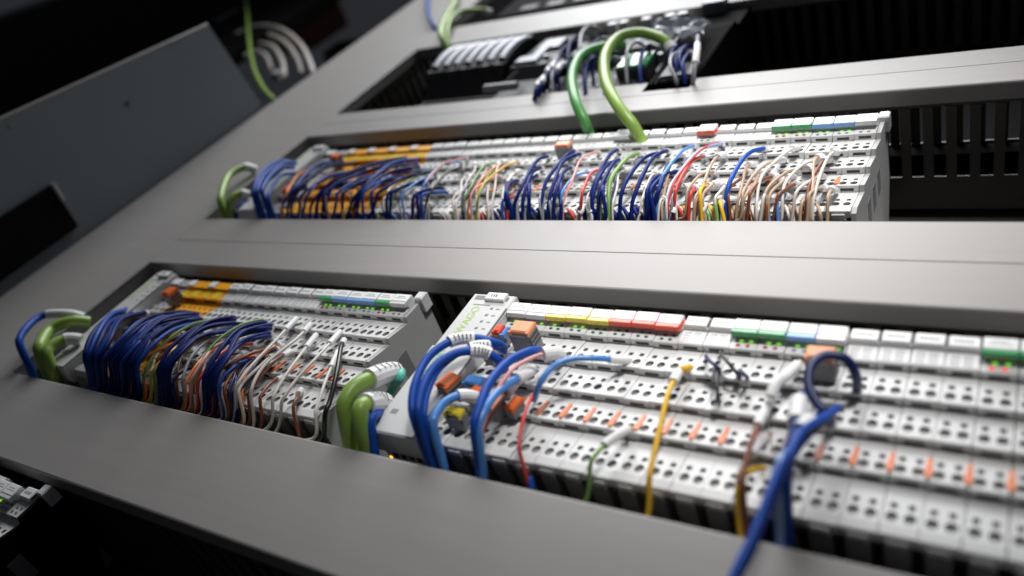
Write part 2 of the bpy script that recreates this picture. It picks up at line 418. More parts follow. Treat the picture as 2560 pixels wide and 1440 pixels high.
# rack peeking in under the bottom duct
XR4 = -1.89*D; Z4 = HB+SH_LOW
for i in range(5):
    module(XR4-12*i-6, Z4, '%s module from the right end of the dim rack under the bottom duct' % ORD[i+1],
           'flat' if i not in (1, 2) else 'clear', GG if i == 2 else K4, 'terminal modules of the dim bottom left rack')
# end covers
def endcover(x, z, label, m='midgrey'):
    t = thing('end_cover', (x, YF, z), label, 'end cover', 'grey end covers of the racks')
    mb = MB(); prof = [(-1, 0), (6, -1.5), (66, -1.5), (66, 88), (30, 100.5), (1, 100.5)]
    prof = [(0.2, 0), (6, -1.5), (66, -1.5), (66, 90), (40, 101), (0, 101), (-.5, 97), (-1.2, 81), (2.6, 80), (-1.2, 62.5), (2.6, 61.5), (-1.2, 43.5), (2.6, 42.5), (-1.2, 25), (2.6, 24), (-1.2, 4)]
    mb.prism_x(prof, 0.2, 2.6); mb.build('side_panel', M[m], t)
    mb = MB()
    for zz in (30, 46, 62): mb.box(2.55, 2.75, 14, 30, zz, zz+8)
    mb.build('moulded_recess', M['grey'], t)
    mb = MB(); mb.box(-1, 5, -4, 6, 95, 102, ch=.8); mb.build('clip', M['clear'], t)
endcover(XRL, HB, 'grey end cover closing the lower left rack, beside the big coupler')
endcover(XRU, ZU, 'grey end cover closing the right end of the upper rack')
endcover(XR4, Z4, 'dim end cover of the rack under the bottom duct', 'blackm')  # black in place of grey, standing in for the dimness on this cover
# DIN rails
for nm, z, a, b in (('lower', HB, XL+5, XR), ('upper', ZU, XL+5, XR), ('bottom', Z4, XL+5, XR4+60)):
    mb = MB(); mb.box(a, b, YF+64, YF+65.2, 32, 67); mb.box(a, b, YF+58, YF+59.2, 28, 36); mb.box(a, b, YF+58, YF+59.2, 63, 71)
    tag(mb.build('mounting_rail', M['rail'], loc=(0, 0, z)), 'zinc mounting rail behind the %s rack of terminal modules' % nm, 'rail')
# ------------------------------------------------------------------ couplers
def coupler(xl, z, w, label, logo=True):
    t = thing('fieldbus_coupler', (xl+w/2, D, z), label, 'coupler', 'fieldbus couplers')
    mb = MB(); mb.box(-w/2, w/2, 0, 10, -3, 101, ch=.9); mb.box(-w/2+1, w/2-1, 10, 66, -1, 100)
    mb.box(-w/2, w/2, 10, 14, -3, 101)
    mb.build('front_panel', M['coup'], t)
    mb = MB(); mb.box(-w/2+3, w/2-3, -.12, 0.3, 95.5, 99); mb.box(w*.5-.9, w*.5-.2, -0.3, 12, -2, 90); 
    mb.build('recess', M['grey'], t)
    mb = MB(); mb.box(-3, 9.5, -2.2, 0, 94.3, 100.3, ch=.5); mb.box(.5, 1.2, -2.3, -2.15, 96.2, 98.4, 1); mb.box(2.0, 2.7, -2.3, -2.15, 96.2, 98.4, 1); mb.box(3.4, 4.3, -2.3, -2.15, 96.2, 98.4, 1)
    mb.build('label_plate', [M['tag'], M['ink']], t)
    for k in range(5): 
        mb = MB(); mb.box(-.9, .9, -.25, .1, -.8, .8, ch=.15); mb.build('status_light', M['ledk'], t).location = (0.0045-0.0002*k, 0, (89-k*5.3)*.001)
    mb = MB()
    for k in range(5): mb.box(7.5, 9.8, -.1, .1, 88.3-k*5.3, 89.2-k*5.3)
    mb.box(-9, 2, -.1, .1, 91, 91.8); mb.box(-9, -5, -.1, .1, 9, 12)
    mb.build('small_print', M['paleink'], t)
    if logo:
        for txt, sz, xx, zz, m in (('WAGO', 6.8, -5.0, 79, 'logo'), ('ETHERNET', 4.2, -5.5, 45, 'teal')):
            me = text_mesh(txt, sz, M[m]); o = bpy.data.objects.new('writing', me); C.objects.link(o); o.parent = t
            o.rotation_euler = Matrix(((0, -1, 0), (0, 0, -1), (1, 0, 0))).to_euler(); o.location = (xx*.001, -.0001, zz*.001)
    mb = MB()
    for zz in (-2.9,):
        for xx in (-7, -2, 3, 8):
            for yy in (14, 24, 34): mb.box(xx-1.6, xx+1.6, yy, yy+6, -1.3, -.9)
    mb.build('vent_openings', M['dark'], t)
    mb = MB(); mb.box(-w/2-4, -w/2, 2, 8, 52, 60, ch=1); mb.build('latch', M['coup'], t)
    return t
CW = 28.0
coupler(-1.108*D, 0.711*D+2, CW, 'large light grey coupler with lime and teal writing, lower right rack')
coupler(-2.405*D, 0.711*D+2, 23, 'narrow light grey coupler beside green cables at the left end of the lower left rack')
coupler(-2.405*D, 0.711*D+2+SH_UP, 23, 'pale coupler at the left end of the upper rack, behind blue cables')
# supply sections next to the couplers
def supply(xl, xr, z, label, n, plug='salmon'):
    wv = xr-xl
    t = thing('power_supply_section', ((xl+xr)/2, YF, z), label, 'supply module', 'supply sections beside the couplers')
    cols = [(-wv/2+wv*(i+.5)/n) for i in range(n)]
    link('housing', housing_mesh(wv-.3, tuple(round(c, 2) for c in cols), 'grey%d' % int(wv), 'midgrey' if plug != 'salmon' else 'white'), t)
    mb = MB(); mb.box(-wv/2+.6, -wv/2+11, -4, -2.6, 90.8, 97.4, ch=.4); mb.build('label_plate', M['tag'], t)
    for i, c in enumerate(('ledg', 'ledd')): link('status_light', led(c), t, (-3+3.6*i, -1, 85.8-i*3))
    return t
supply(-2.405*D+23, XRL-14*12-48, HB, 'grey supply section with an orange plug between coupler and orange modules, lower left rack', 3, 'o')
supply(-2.405*D+23, XRU-28*12-96, ZU, 'grey supply section between the coupler and the orange modules on the upper rack', 4, 'o')
# plugs standing on terminals
def plug(name, u, v, Y, sx, sz, dep, top, label, body='grey', rot=0.0, lines=True):
    """plug block: coloured cap in front, grey body behind"""
    p = at(u, v, Y)
    t = thing(name, p, label, 'plug')
    mb = MB(); mb.box(-sx/2, sx/2, 1.4, dep, -sz/2-1.0, sz/2-.5, ch=.6); mb.build('plug_body', M[body], t)
    mb = MB(); mb.box(-sx/2, sx/2, -1.0, 1.4, -sz/2, sz/2, ch=.7); mb.box(-sx/2, -sx/2+1.2, -1.0, dep*.6, -sz/2-.9, -sz/2); mb.box(sx/2-1.2, sx/2, -1.0, dep*.6, -sz/2-.9, -sz/2)
    mb.build('coloured_cap', M[top], t)
    if lines:
        mb = MB()
        for k in range(3): mb.box(sx/2, sx/2+.1, 3+k*2.6, 3.9+k*2.6, -sz/2+.5, sz/2-1)
        mb.build('side_slots', M['dark'], t)
    t.rotation_euler = (0, rot, 0)
    return t
plug('orange_plug', 1306, 818, 0.972, 11.5, 8.5, 14, 'salmon', 'salmon capped grey plug, right of the small red one on the lower right rack')
plug('orange_plug', 2052, 882, 0.975, 11, 7, 12, 'salmon', 'salmon capped plug behind the navy cable loop')
plug('orange_plug', 1408, 360, 0.985, 11, 6, 10, 'salmon', 'salmon plug on the upper rack below the lone clear label carrier')
plug('orange_plug', 425, 727, 0.985, 9, 8, 10, 'orange', 'orange plug left of the orange modules on the lower left rack')
plug('orange_plug', 838, 390, 0.985, 9, 6, 10, 'orange', 'orange plug left of the orange modules on the upper rack')
plug('red_plug', 1247, 822, 1.0, 5, 5.5, 7, 'red', 'small red plug left of the large salmon one', lines=False)
plug('blue_plug', 1263, 828, 1.0, 2.4, 6, 7, 'b_light', 'thin light blue plug between the red plug and the salmon plug', lines=False)
plug('orange_button', 1121, 950, 0.985, 7.5, 9.5, 9, 'orange', 'large orange release button right of the teal writing', rot=.25)
plug('orange_button', 1188, 978, 0.99, 5.5, 6.5, 8, 'orange', 'orange release button under the blue plug', rot=.2, lines=False)
plug('orange_button', 1240, 1005, 0.99, 4.5, 7.5, 8, 'salmon', 'salmon release button in the middle of three above the bundled wires', rot=.2, lines=False)
plug('orange_button', 1286, 1006, 1.0, 4.6, 7.5, 6, 'orange', 'orange release button just left of the red wire', rot=.2, lines=False)
plug('blue_plug', 1184, 950, 0.99, 9, 5.5, 8, 'b_light', 'square blue plug between the orange buttons', lines=False)
plug('yellow_plug', 1136, 1028, 0.985, 9, 4.5, 9, 'yellow', 'olive yellow striped plug beside the light blue cable', lines=False)
plug('red_plug', 282, 822, 0.96, 5, 6, 9, 'orange', 'dark red plug among the wires at the left of the lower left rack', lines=False)
plug('red_plug', 1223, 882, 0.985, 5, 3.6, 6, 'red', 'tiny red plug behind the white cable sleeves', lines=False)
plug('orange_button', 718, 470, 0.985, 5, 7, 8, 'orange', 'orange release button among the blue wires at the left of the upper rack', lines=False)
# amber lamp under the coupler
p = at(983, 1136, 1.09); mb = MB(); mb.box(-.7, .7, -.7, .7, -1.8, 1.8)
tag(mb.build('indicator_lamp', mat('amber_lit', (1, .45, .05), .3, emit=2), loc=p), 'tiny glowing amber lamp below the large coupler', 'lamp')
# ------------------------------------------------------------------ wires
def crom(P, n=9):
    P = [Vector(p) for p in P]; Q = [P[0]*2-P[1]]+P+[P[-1]*2-P[-2]]; out = []
    for i in range(1, len(Q)-2):
        for k in range(n):
            t = k/n; a, b, c, d = Q[i-1], Q[i], Q[i+1], Q[i+2]
            out.append(.5*((2*b)+(c-a)*t+(2*a-5*b+4*c-d)*t*t+(3*b-a-3*c+d)*t**3))
    out.append(P[-1]); return out
def wire(pts, r, m, label, group=None, sl=None, slr=None, name='wire', cat='wire', strokes=False, over=False):
    zr = at(pts[-1][0], pts[-1][1], 1).z/D; hang = False
    if not over and len(pts) > 3 and (1.2 < zr < 1.468 or 0.40 < zr < 0.655):
        hang = True
    P = crom([at(*p) for p in pts])
    if hang:
        n2 = len(P)//2
        for i in range(n2, len(P)):          # clear of the module faces until just above the duct
            p = P[i]; lo = 1.468*D if p.z > 1.3*D else 0.655*D
            if p.z > lo+12: 
                g = min(1, (i-n2)/6); ymx = YF-2.2-r
                if p.y > ymx: p.y += (ymx-p.y)*g
    if not over:
        for p in P:
            for top, bot in ((1.468*D, 1.20*D), (0.655*D, 0.402*D)):
                if bot-5 < p.z < top+16:
                    f = min(1, (top+16-p.z)/15); f = f*f*(3-2*f); ym = D+13.5+r
                    if p.y < ym: p.y += (ym-p.y)*f
    base = P[-1].copy()
    P = [p-base for p in P]
    mb = MB(); mb.tube(P, r, 10 if r < 2 else 16)
    o = mb.build(name, M[m], loc=base, smooth=True); tag(o, label, cat, group)
    if sl:
        n = len(P)-1; a, b = sl; i0, i1 = int(a*n), max(int(b*n), int(a*n)+2)
        q = P[i0:i1+1]; sr = slr or r*1.45
        mb = MB(); mb.tube(q, [sr]*len(q), 12, 0)
        if strokes:
            L = len(q)
            up = Vector((0.3, -1, 0)).normalized()
            for k in range(5):
                f = (k+1)/6*(L-1); j = int(f); c = q[j].lerp(q[min(j+1, L-1)], f-j); t = (q[min(j+1, L-1)]-q[j]).normalized()
                nn = (Vector((0.35, -1, -.75))); nn = (nn-t*nn.dot(t)).normalized(); s = t.cross(nn)
                h = sr*.45; wd = .35
                a_ = c+nn*(sr*1.03); mb.face([a_-t*wd-s*h, a_+t*wd-s*h, a_+t*wd+s*h, a_-t*wd+s*h], 1)
        mb.build('marker_sleeve', [M['sleeve'], M['ink']], o, smooth=False)
    return o
def arc(u0, v0, u1, v1, r, m, label, group=None, Y0=1.02, bul=.07, sl=(.04, .2), Yend=1.03, down=30, jit=8, **k):
    j = lambda s=jit: random.uniform(-s, s)
    du = u0-u1; dv = v1-v0
    pts = [(u0+10, v0+3, Y0+.02), (u0, v0, Y0-.02), (u0-.38*du+j(), v0+.10*dv+j(2), Y0-bul), (u1+.22*du+j(), v0+.42*dv+j(), Y0-bul*1.2),
           (u1+.03*du+j(2), v0+.78*dv, Y0-bul*.5), (u1, v1, Yend), (u1-3, v1+down, Yend+.06)]
    return wire(pts, r, m, label, group, sl=sl, **k)
UB = 549    # top edge of the middle duct in the photo
def lowedge(u): return 930+0.2235*u
# --- upper rack, specific wires
U = 'upper rack'
up_blue = [(1365, 391, 1283), (1348, 420, 1302), (1340, 440, 1312), (1432, 378, 1352), (1446, 386, 1366), (1425, 420, 1378), (1292, 452, 1252), (1275, 452, 1268),
           (1541, 376, 1468), (1538, 403, 1478), (1545, 400, 1492), (1520, 440, 1500), (1640, 384, 1546), (1664, 378, 1576), (1650, 440, 1600), (1640, 470, 1612),
           (1700, 400, 1628), (1690, 430, 1618), (1405, 440, 1392)]
for i, (u, v, ub) in enumerate(up_blue):
    arc(u, v, ub, UB, 1.25, 'b_dark', 'dark blue arch wire across the middle of the upper rack', 'dark blue wires in the middle of the upper rack', bul=.05, sl=(.0, .13), slr=1.9)
bl = [(835, 402, 700), (850, 405, 712), (880, 408, 722), (905, 425, 735), (870, 430, 745), (1005, 395, 770), (1010, 402, 782), (1000, 408, 795), (985, 415, 805),
      (1035, 410, 862), (1040, 417, 880), (1020, 425, 870), (1000, 440, 893), (990, 450, 900), (960, 440, 840), (950, 450, 828), (930, 440, 812), (1080, 430, 905), (1085, 450, 920), (1060, 460, 935),
      (1035, 398, 885), (915, 450, 765), (900, 460, 757), (1100, 470, 985), (1110, 480, 995), (1085, 480, 975)]
for i, (u, v, ub) in enumerate(bl):
    arc(u, v, ub, UB, 1.1, 'b_dark' if i % 4 else 'b_mid', 'dark blue wire of the dense bunch left on the upper rack', 'dark blue wires crowded left on the upper rack', bul=.06, sl=(.0, .10) if i % 2 else None, slr=1.8)
cl = [(1145, 405, 1040, .8, 'b_light', 'thin light blue wire arching between pale wires'), (1150, 420, 1055, 1.0, 'w_black', 'thin black wire beside the dark blue ones'),
      (1160, 395, 1030, .8, 'w_pink', 'thin pale pink wire left of the black wire'), (1236, 407, 1150, .9, 'g_olive', 'thin green wire at the left of the yellow and pink ones'),
      (1290, 405, 1188, .9, 'w_yellow', 'yellow wire reaching highest in the middle of the rack'), (1250, 415, 1162, .9, 'w_orange', 'orange wire beside the pink one'),
      (1245, 440, 1170, .9, 'w_pink', 'pink wire right of the thin green one'), (1250, 425, 1182, .8, 'g_olive', 'second thin green wire, beside the yellow one'),
      (1065, 432, 955, .9, 'w_yellow', 'yellow wire over dark blue wires'), (1060, 437, 965, .8, 'g_olive', 'green wire left of the light blue one'), (1065, 445, 1000, .9, 'b_light', 'light blue wire right of the dense bunch'),
      (1490, 380, 1404, .9, 'w_pink', 'tall pink wire between dark blue arches'), (1495, 425, 1440, 1.1, 'w_red', 'red wire between dark blue arches'), (1480, 430, 1386, .9, 'b_light', 'light blue wire crossing behind the tall pink one'),
      (1592, 384, 1518, 1.5, 'g_olive', 'olive green wire between two dark blue arches'), (1730, 365, 1640, 1.2, 'b_light', 'light blue wire at the right of the dark blue arches'),
      (1800, 360, 1660, 1.0, 'b_pale', 'long pale blue wire with a large white sleeve'), (1795, 358, 1665, .8, 'w_red', 'thin red wire beside the long pale blue one'), (1755, 392, 1682, 1.2, 'w_red', 'red wire right of the light blue ones'),
      (1780, 430, 1690, .9, 'w_beige', 'tan wire under the long pale sleeve'), (1765, 460, 1725, 1.2, 'w_yellow', 'yellow wire low on the right part'), (1735, 470, 1712, 1.2, 'w_red', 'red wire just left of the low yellow one'),
      (1790, 500, 1775, 1.3, 'g_olive', 'short green wire low on the right part'), (1800, 505, 1790, 1.3, 'w_yellow', 'short yellow wire low on the right part'), (1285, 490, 1215, 1.0, 'w_red', 'red wire low in the middle'), (1275, 495, 1208, 1.0, 'b_mid', 'blue wire low in the middle, beside a red one'),
      (1905, 372, 1812, 1.5, 'b_mid', 'single blue wire slanting over the brown and white ones'), (890, 470, 835, 1.2, 'w_yellow', 'yellow wire inside the dense blue bunch'), (905, 460, 850, 1.1, 'w_brown', 'brown wire inside the dense blue bunch'),
      (800, 440, 745, 1.1, 'w_white', 'pale wire at the left inside the dense blue bunch'), (760, 430, 700, 1.1, 'w_orange', 'orange wire at the far left'), (850, 480, 795, 1.1, 'w_beige', 'tan wire inside the dense blue bunch'), (1060, 500, 1018, 1.2, 'w_brown', 'brown wire right of the dense blue bunch')]
for u, v, ub, r, m, lb in cl:
    arc(u, v, ub, UB, r*.85, m, lb+', upper rack', 'thin coloured wires on the upper rack', bul=.05, sl=(.0, .13), slr=max(1.5, r*1.3))
# brown / white wires with tags at the right of the upper rack
kk = 0
for (u, v, ub, m) in [(1950, 400, 1850, 'w_beige'), (1935, 440, 1860, 'w_brown'), (1985, 370, 1890, 'w_white'), (2010, 420, 1900, 'w_beige'), (1990, 460, 1920, 'w_brown'), (2040, 400, 1950, 'w_white'),
                      (1900, 450, 1835, 'w_beige'), (2060, 470, 2000, 'w_beige'), (1870, 430, 1820, 'w_brown'), (2050, 440, 1975, 'w_white'), (1920, 500, 1880, 'w_brown'), (1965, 490, 1925, 'b_light'), (2085, 380, 2030, 'w_white'), (2015, 500, 1985, 'w_beige')]:
    nm = {'w_beige': 'tan', 'w_brown': 'brown', 'w_white': 'white', 'b_light': 'light blue'}[m]
    arc(u, v, ub, UB, 0.85, m, '%s sleeved wire at the right end of the upper rack' % nm, '%s wires at the right end of the upper rack' % nm, bul=.04, sl=(.02, .22), slr=2.0)
# loose tags (sleeves on short wires) for clutter in the middle
for k in range(46):
    u = random.uniform(960, 1820); v = random.uniform(400, 525)
    arc(u, v, u-random.uniform(20, 55), UB, .75, random.choice(['w_white', 'w_grey', 'b_navy', 'w_white']), 'short white sleeved wire low among the upper rack arches', 'short sleeved wires between the arches of the upper rack',
        bul=.03, sl=(.02, .24), slr=1.75, Y0=1.015)
for k in range(14):
    u = random.uniform(1700, 2090); v = random.uniform(380, 515)
    m, nm = random.choice([('w_beige', 'tan'), ('w_brown', 'brown'), ('w_white', 'pale'), ('w_grey', 'grey'), ('w_beige', 'tan')])
    arc(u, v, u-random.uniform(25, 80), UB, .9, m, '%s thin sleeved wire, right part of the upper rack' % nm, 'thin %s wires in the right part of the upper rack' % nm, bul=.03, sl=(.02, .25), slr=1.9, Y0=1.015)
# left end of the upper rack
wire([(640, 425, .99), (610, 418, .96), (572, 440, .95), (553, 490, .96), (552, 540, 1.0), (550, 580, 1.06)], 3.2, 'g_lime', 'lime green cable bowing out at the left end of the upper rack', 'lime cables left of the upper rack', sl=(0, .22), slr=4.0, name='data_cable', cat='cable')
wire([(622, 487, .99), (600, 482, .97), (577, 498, .97), (567, 530, 1.0), (565, 575, 1.06)], 2.6, 'g_lime', 'shorter lime green cable under the bowing one, left end of the upper rack', 'lime cables left of the upper rack', sl=(0, .2), slr=3.4, name='data_cable', cat='cable')
for a, b, c in ((725, 404, 632), (740, 408, 640), (735, 418, 648)):
    wire([(a, b, .98), (a-35, b+2, .95), (c+20, b+32, .93), (c+2, b+78, .94), (c, 545, 1.0), (c-2, 580, 1.05)], 1.9, 'b_mid', 'thick blue wire curving over the pale coupler, upper rack', 'thick blue wires over the pale coupler')
wire([(735, 432, .98), (700, 440, .95), (676, 475, .95), (665, 520, .97), (662, 575, 1.05)], 1.5, 'b_mid', 'thin blue wire curving low across the pale coupler', sl=None)
wire([(618, 500, 1.0), (597, 520, 1.0), (585, 548, 1.03), (580, 580, 1.06)], 1.4, 'b_mid', 'short blue wire between the lime cables and the pale coupler')
# --- lower left rack
def larc(u0, v0, u1, r, m, label, group, bul=.07, sl=(.0, .12), slr=None, jit=10, Y0=1.02):
    v1 = lowedge(u1)-2; j = lambda s=jit: random.uniform(-s, s); du = u0-u1; dv = v1-v0
    pts = [(u0+14, v0+4, Y0+.02), (u0, v0, Y0-.02), (u0-.36*du+j(), v0+.08*dv+j(3), Y0-bul), (u0-.68*du+j(), v0+.32*dv+j(3), Y0-bul*1.25),
           (u1+.08*du+j(2), v0+.68*dv, Y0-bul*.8), (u1, v1, Y0+.03), (u1-4, v1+38, Y0+.09)]
    return wire(pts, r, m, label, group, sl=sl, slr=slr)
for i in range(22):
    t = i/21
    larc(470+random.uniform(-45, 25), 778+random.uniform(0, 40), 232+90*t, 1.2, 'b_dark' if i % 5 else 'b_mid', 'dark blue wire of the largest bunch, lower left rack', 'dark blue wires of the largest bunch, lower left rack', sl=(0, .1) if i % 2 else None, slr=1.7)
for i in range(10):
    larc(575+random.uniform(-20, 10), 790+random.uniform(-2, 40), 385+random.uniform(-22, 22), 1.2, 'b_dark', 'dark blue wire in the second bunch, right of the largest one', 'dark blue wires of the second bunch, lower left rack', sl=(0, .1) if i % 2 else None, slr=1.7)
for i in range(6):
    larc(662+random.uniform(-12, 8), 806+i*7, 492+random.uniform(-12, 25), 1.2, 'b_dark', 'dark blue wire in the third bunch, lower left rack', 'dark blue wires of the third bunch, lower left rack', sl=(0, .11), slr=2.2)
for i in range(5):
    larc(300+i*14, 775+random.uniform(0, 14), 200+i*8, 1.8, 'b_mid' if i % 2 else 'b_dark', 'blue cable curving over the narrow coupler of the lower left rack', 'blue cables over the narrow coupler', sl=(0, .16), slr=2.5)
misc = [(520, 840, 300, 1.1, 'w_orange', 'orange wire half hidden in the blue bunches'), (530, 800, 345, 1.1, 'g_olive', 'green wire between the first and second blue bunch'), (510, 850, 350, 1.1, 'w_yellow', 'yellow wire between the first and second blue bunch'),
        (590, 850, 455, 1.1, 'w_pink', 'pink wire right of the second blue bunch'), (560, 840, 440, 1.1, 'w_grey', 'dark grey wire right of the second blue bunch'), (648, 800, 470, 1.0, 'g_olive', 'green wire behind the third blue bunch'),
        (620, 860, 470, 1.2, 'w_red', 'red wire under the third blue bunch'), (660, 875, 520, 1.2, 'w_brown', 'rust brown wire right of the third blue bunch'), (640, 890, 500, 1.1, 'w_red', 'dark red wire low in the third blue bunch'),
        (480, 880, 350, 1.0, 'g_olive', 'thin green wire low in the first blue bunch'), (625, 900, 530, 1.2, 'b_mid', 'straight bright blue wire at the foot of the white wires'), (600, 890, 540, 1.1, 'w_white', 'short pale wire at the foot of the third bunch')]
for u, v, ub, r, m, lb in misc: larc(u, v, ub, r*.85, m, lb+', lower left rack', 'thin coloured wires on the lower left rack', bul=.05)
wl = [([(740, 797, 1.02), (690, 850, .98), (620, 925, .96), (585, 980, .97), (562, 1052, 1.04)], 'w_white'), ([(775, 812, 1.02), (740, 848, .98), (660, 915, .96), (625, 985, .97), (618, 1066, 1.04)], 'w_white'),
      ([(790, 838, 1.02), (745, 895, .98), (700, 960, .97), (670, 1015, .98), (632, 1070, 1.04)], 'w_white'), ([(850, 830, 1.02), (800, 885, .98), (740, 950, .97), (700, 1010, .98), (668, 1078, 1.04)], 'w_white'),
      ([(700, 870, 1.02), (650, 915, .98), (605, 960, .97), (585, 1010, .98), (578, 1058, 1.04)], 'w_white'), ([(845, 880, 1.02), (815, 950, .99), (795, 1010, .99), (775, 1060, 1.0), (742, 1096, 1.05)], 'w_white'),
      ([(725, 880, 1.02), (690, 900, .98), (645, 950, .97), (610, 1005, .98), (598, 1062, 1.04)], 'w_brown'), ([(705, 945, 1.02), (680, 955, .99), (655, 985, .98), (640, 1020, .99), (628, 1068, 1.04)], 'w_brown'),
      ([(752, 975, 1.03), (742, 995, .99), (730, 1025, .99), (724, 1060, 1.0), (720, 1090, 1.04)], 'w_brown'), ([(640, 880, 1.02), (600, 910, .98), (570, 950, .97), (550, 1000, .98), (540, 1050, 1.04)], 'w_brown'),
      ([(860, 850, 1.0), (852, 870, .98), (842, 930, .97), (822, 1010, .98), (790, 1065, 1.0), (765, 1100, 1.05)], 'w_black')]
wlab = ['leftmost long white wire, reaching highest of the white wires', 'second long white wire, right of the leftmost one', 'third long white wire, thicker than its neighbours', 'white wire crossing furthest from upper right to lower left', 'short white wire under the long ones', 'white wire directly left of the black wire',
        'long brown wire among the white wires', 'curled brown wire in the middle of the white wires', 'short brown wire right of the white wires', 'brown wire at the foot of the third blue bunch', 'single black wire crossing the lower left rack near its end']
for (pts, m), lb in zip(wl, wlab):
    pts = pts+[(pts[-1][0]-4, pts[-1][1]+35, pts[-1][2]+.05)]
    wire(pts, 0.9 if m != 'w_black' else 1.35, m, lb+', lower left rack', sl=(0, .12), slr=1.8)
for k in range(26):
    u = random.uniform(380, 700); v = 820+(u-380)*.1+random.uniform(0, 90)
    m, nm = random.choice([('w_white', 'pale'), ('w_grey', 'grey'), ('w_brown', 'brown'), ('b_navy', 'navy'), ('w_orange', 'orange'), ('w_white', 'pale')])
    larc(u, v, u-random.uniform(50, 130), .85, m, 'thin %s sleeved wire low on the lower left rack' % nm, 'thin %s wires low on the lower left rack' % nm, bul=.035, sl=(.0, .2), slr=2.0)
# green cables at the end of the lower left rack
wire([(1000, 935, 1.02), (975, 930, .99), (930, 945, .955), (880, 975, .94), (848, 1040, .96), (832, 1100, 1.0), (826, 1150, 1.06)], 3.9, 'g_lime', 'upper lime green cable with a large white sleeve, end of the lower left rack', 'lime cables at the end of the lower left rack', sl=(.1, .36), slr=5.3, name='data_cable', cat='cable', strokes=True)
wire([(970, 1010, 1.02), (945, 1005, .99), (915, 1010, .96), (880, 1040, .945), (860, 1080, .97), (850, 1112, 1.0), (845, 1160, 1.06)], 4.1, 'g_lime', 'lower lime green cable with a white sleeve at the end of the lower left rack', 'lime cables at the end of the lower left rack', sl=(.06, .34), slr=5.2, name='data_cable', cat='cable', strokes=True)
wire([(960, 1025, 1.02), (935, 1040, .98), (905, 1070, .97), (890, 1110, .99), (884, 1160, 1.05)], 2.3, 'b_mid', 'short blue cable between the lime cables and the large coupler', name='cable', cat='cable')
wire([(1003, 930, 1.0), (1000, 945, 1.0), (985, 965, 1.03), (975, 985, 1.06)], 2.4, 'teal', 'short teal green cable stub behind the large white sleeve', name='cable', cat='cable')
# left end of the lower left rack
wire([(215, 795, .99), (170, 785, .96), (105, 790, .94), (58, 830, .93), (42, 880, .95), (45, 925, 1.0), (48, 960, 1.05)], 2.6, 'b_mid', 'thick blue cable bowing out over the upright duct at the lower left', sl=(.02, .3), slr=3.4, name='cable', cat='cable')
wire([(225, 805, .99), (180, 803, .96), (125, 825, .95), (95, 875, .95), (88, 925, .99), (88, 965, 1.05)], 4.0, 'g_lime', 'upper lime green cable at the left end of the lower left rack', 'lime cables left of the lower rack', sl=None, name='data_cable', cat='cable')
wire([(205, 850, .99), (165, 848, .97), (125, 868, .96), (110, 910, .98), (108, 965, 1.05)], 3.8, 'g_lime', 'lower lime green cable under the other one, left end of the lower left rack', 'lime cables left of the lower rack', sl=(.0, .3), slr=4.3, name='data_cable', cat='cable')
# --- lower right rack, big wires
wire([(1262, 868, 1.02), (1240, 858, .975), (1190, 845, .95), (1130, 852, .93), (1070, 895, .92), (1035, 970, .92), (1032, 1050, .94), (1045, 1130, .98), (1062, 1200, 1.06)], 2.0, 'b_mid', 'outermost thick blue cable looping over the large coupler', 'blue cables over the large coupler', sl=(.27, .4), slr=3.1, name='cable', cat='cable', strokes=True)
wire([(1262, 925, 1.02), (1240, 895, .975), (1200, 878, .95), (1140, 883, .93), (1085, 920, .92), (1052, 985, .92), (1045, 1060, .94), (1055, 1130, .98), (1070, 1200, 1.06)], 2.15, 'b_mid', 'thickest blue cable looping over the large coupler, second from outside', 'blue cables over the large coupler', sl=(.19, .31), slr=3.3, name='cable', cat='cable', strokes=True)
wire([(1262, 880, 1.02), (1225, 865, .97), (1180, 868, .95), (1135, 892, .94), (1090, 935, .93), (1065, 1000, .93), (1062, 1070, .95), (1075, 1140, .99), (1088, 1210, 1.06)], 1.4, 'b_mid', 'thinner blue cable just inside the two thick ones on the large coupler', 'blue cables over the large coupler', sl=(.14, .27), slr=2.8, name='cable', cat='cable', strokes=True)
wire([(1215, 1010, 1.02), (1185, 992, .98), (1145, 990, .96), (1105, 1012, .95), (1080, 1060, .95), (1078, 1110, .97), (1098, 1190, 1.05)], 2.0, 'b_light', 'light blue cable with a short white sleeve below the orange button', sl=(.16, .34), slr=3.0, name='cable', cat='cable')
wire([(1345, 876, 1.0), (1320, 880, .97), (1270, 905, .95), (1222, 960, .93), (1192, 1040, .93), (1165, 1120, .96), (1145, 1190, 1.02), (1140, 1225, 1.07)], 2.15, 'b_mid', 'long thick blue cable slanting down from the white sleeve across the first modules', 'slanting blue cables', sl=None, name='cable', cat='cable')
wire([(1330, 925, 1.0), (1290, 948, .965), (1240, 985, .94), (1205, 1040, .935), (1172, 1130, .965), (1155, 1200, 1.03)], 1.9, 'b_light', 'lighter blue cable beside the long thick slanting one', 'slanting blue cables', sl=(.0, .2), slr=2.9, name='cable', cat='cable')
wire([(1400, 885, 1.02), (1370, 883, .97), (1330, 895, .96), (1280, 925, .94), (1235, 990, .94), (1205, 1070, .95), (1178, 1150, 1.0), (1170, 1220, 1.06)], 1.0, 'w_pink', 'thin pale pink wire leaving the big white sleeve along the slanting blue cable', sl=(.0, .2), slr=3.3)
wire([(1572, 900, 1.03), (1545, 900, 1.0), (1490, 896, .97), (1430, 897, .955), (1385, 915, .95), (1352, 955, .96), (1335, 1000, 1.0)], 1.4, 'b_light', 'light blue wire curving left from a pale sleeve in the top hole row', sl=(.0, .25), slr=1.9)
wire([(1345, 975, 1.02), (1325, 1000, .98), (1308, 1050, .97), (1298, 1110, .98), (1305, 1165, 1.0), (1325, 1225, 1.06)], .85, 'w_red', 'single thin red wire hanging over the first white modules')
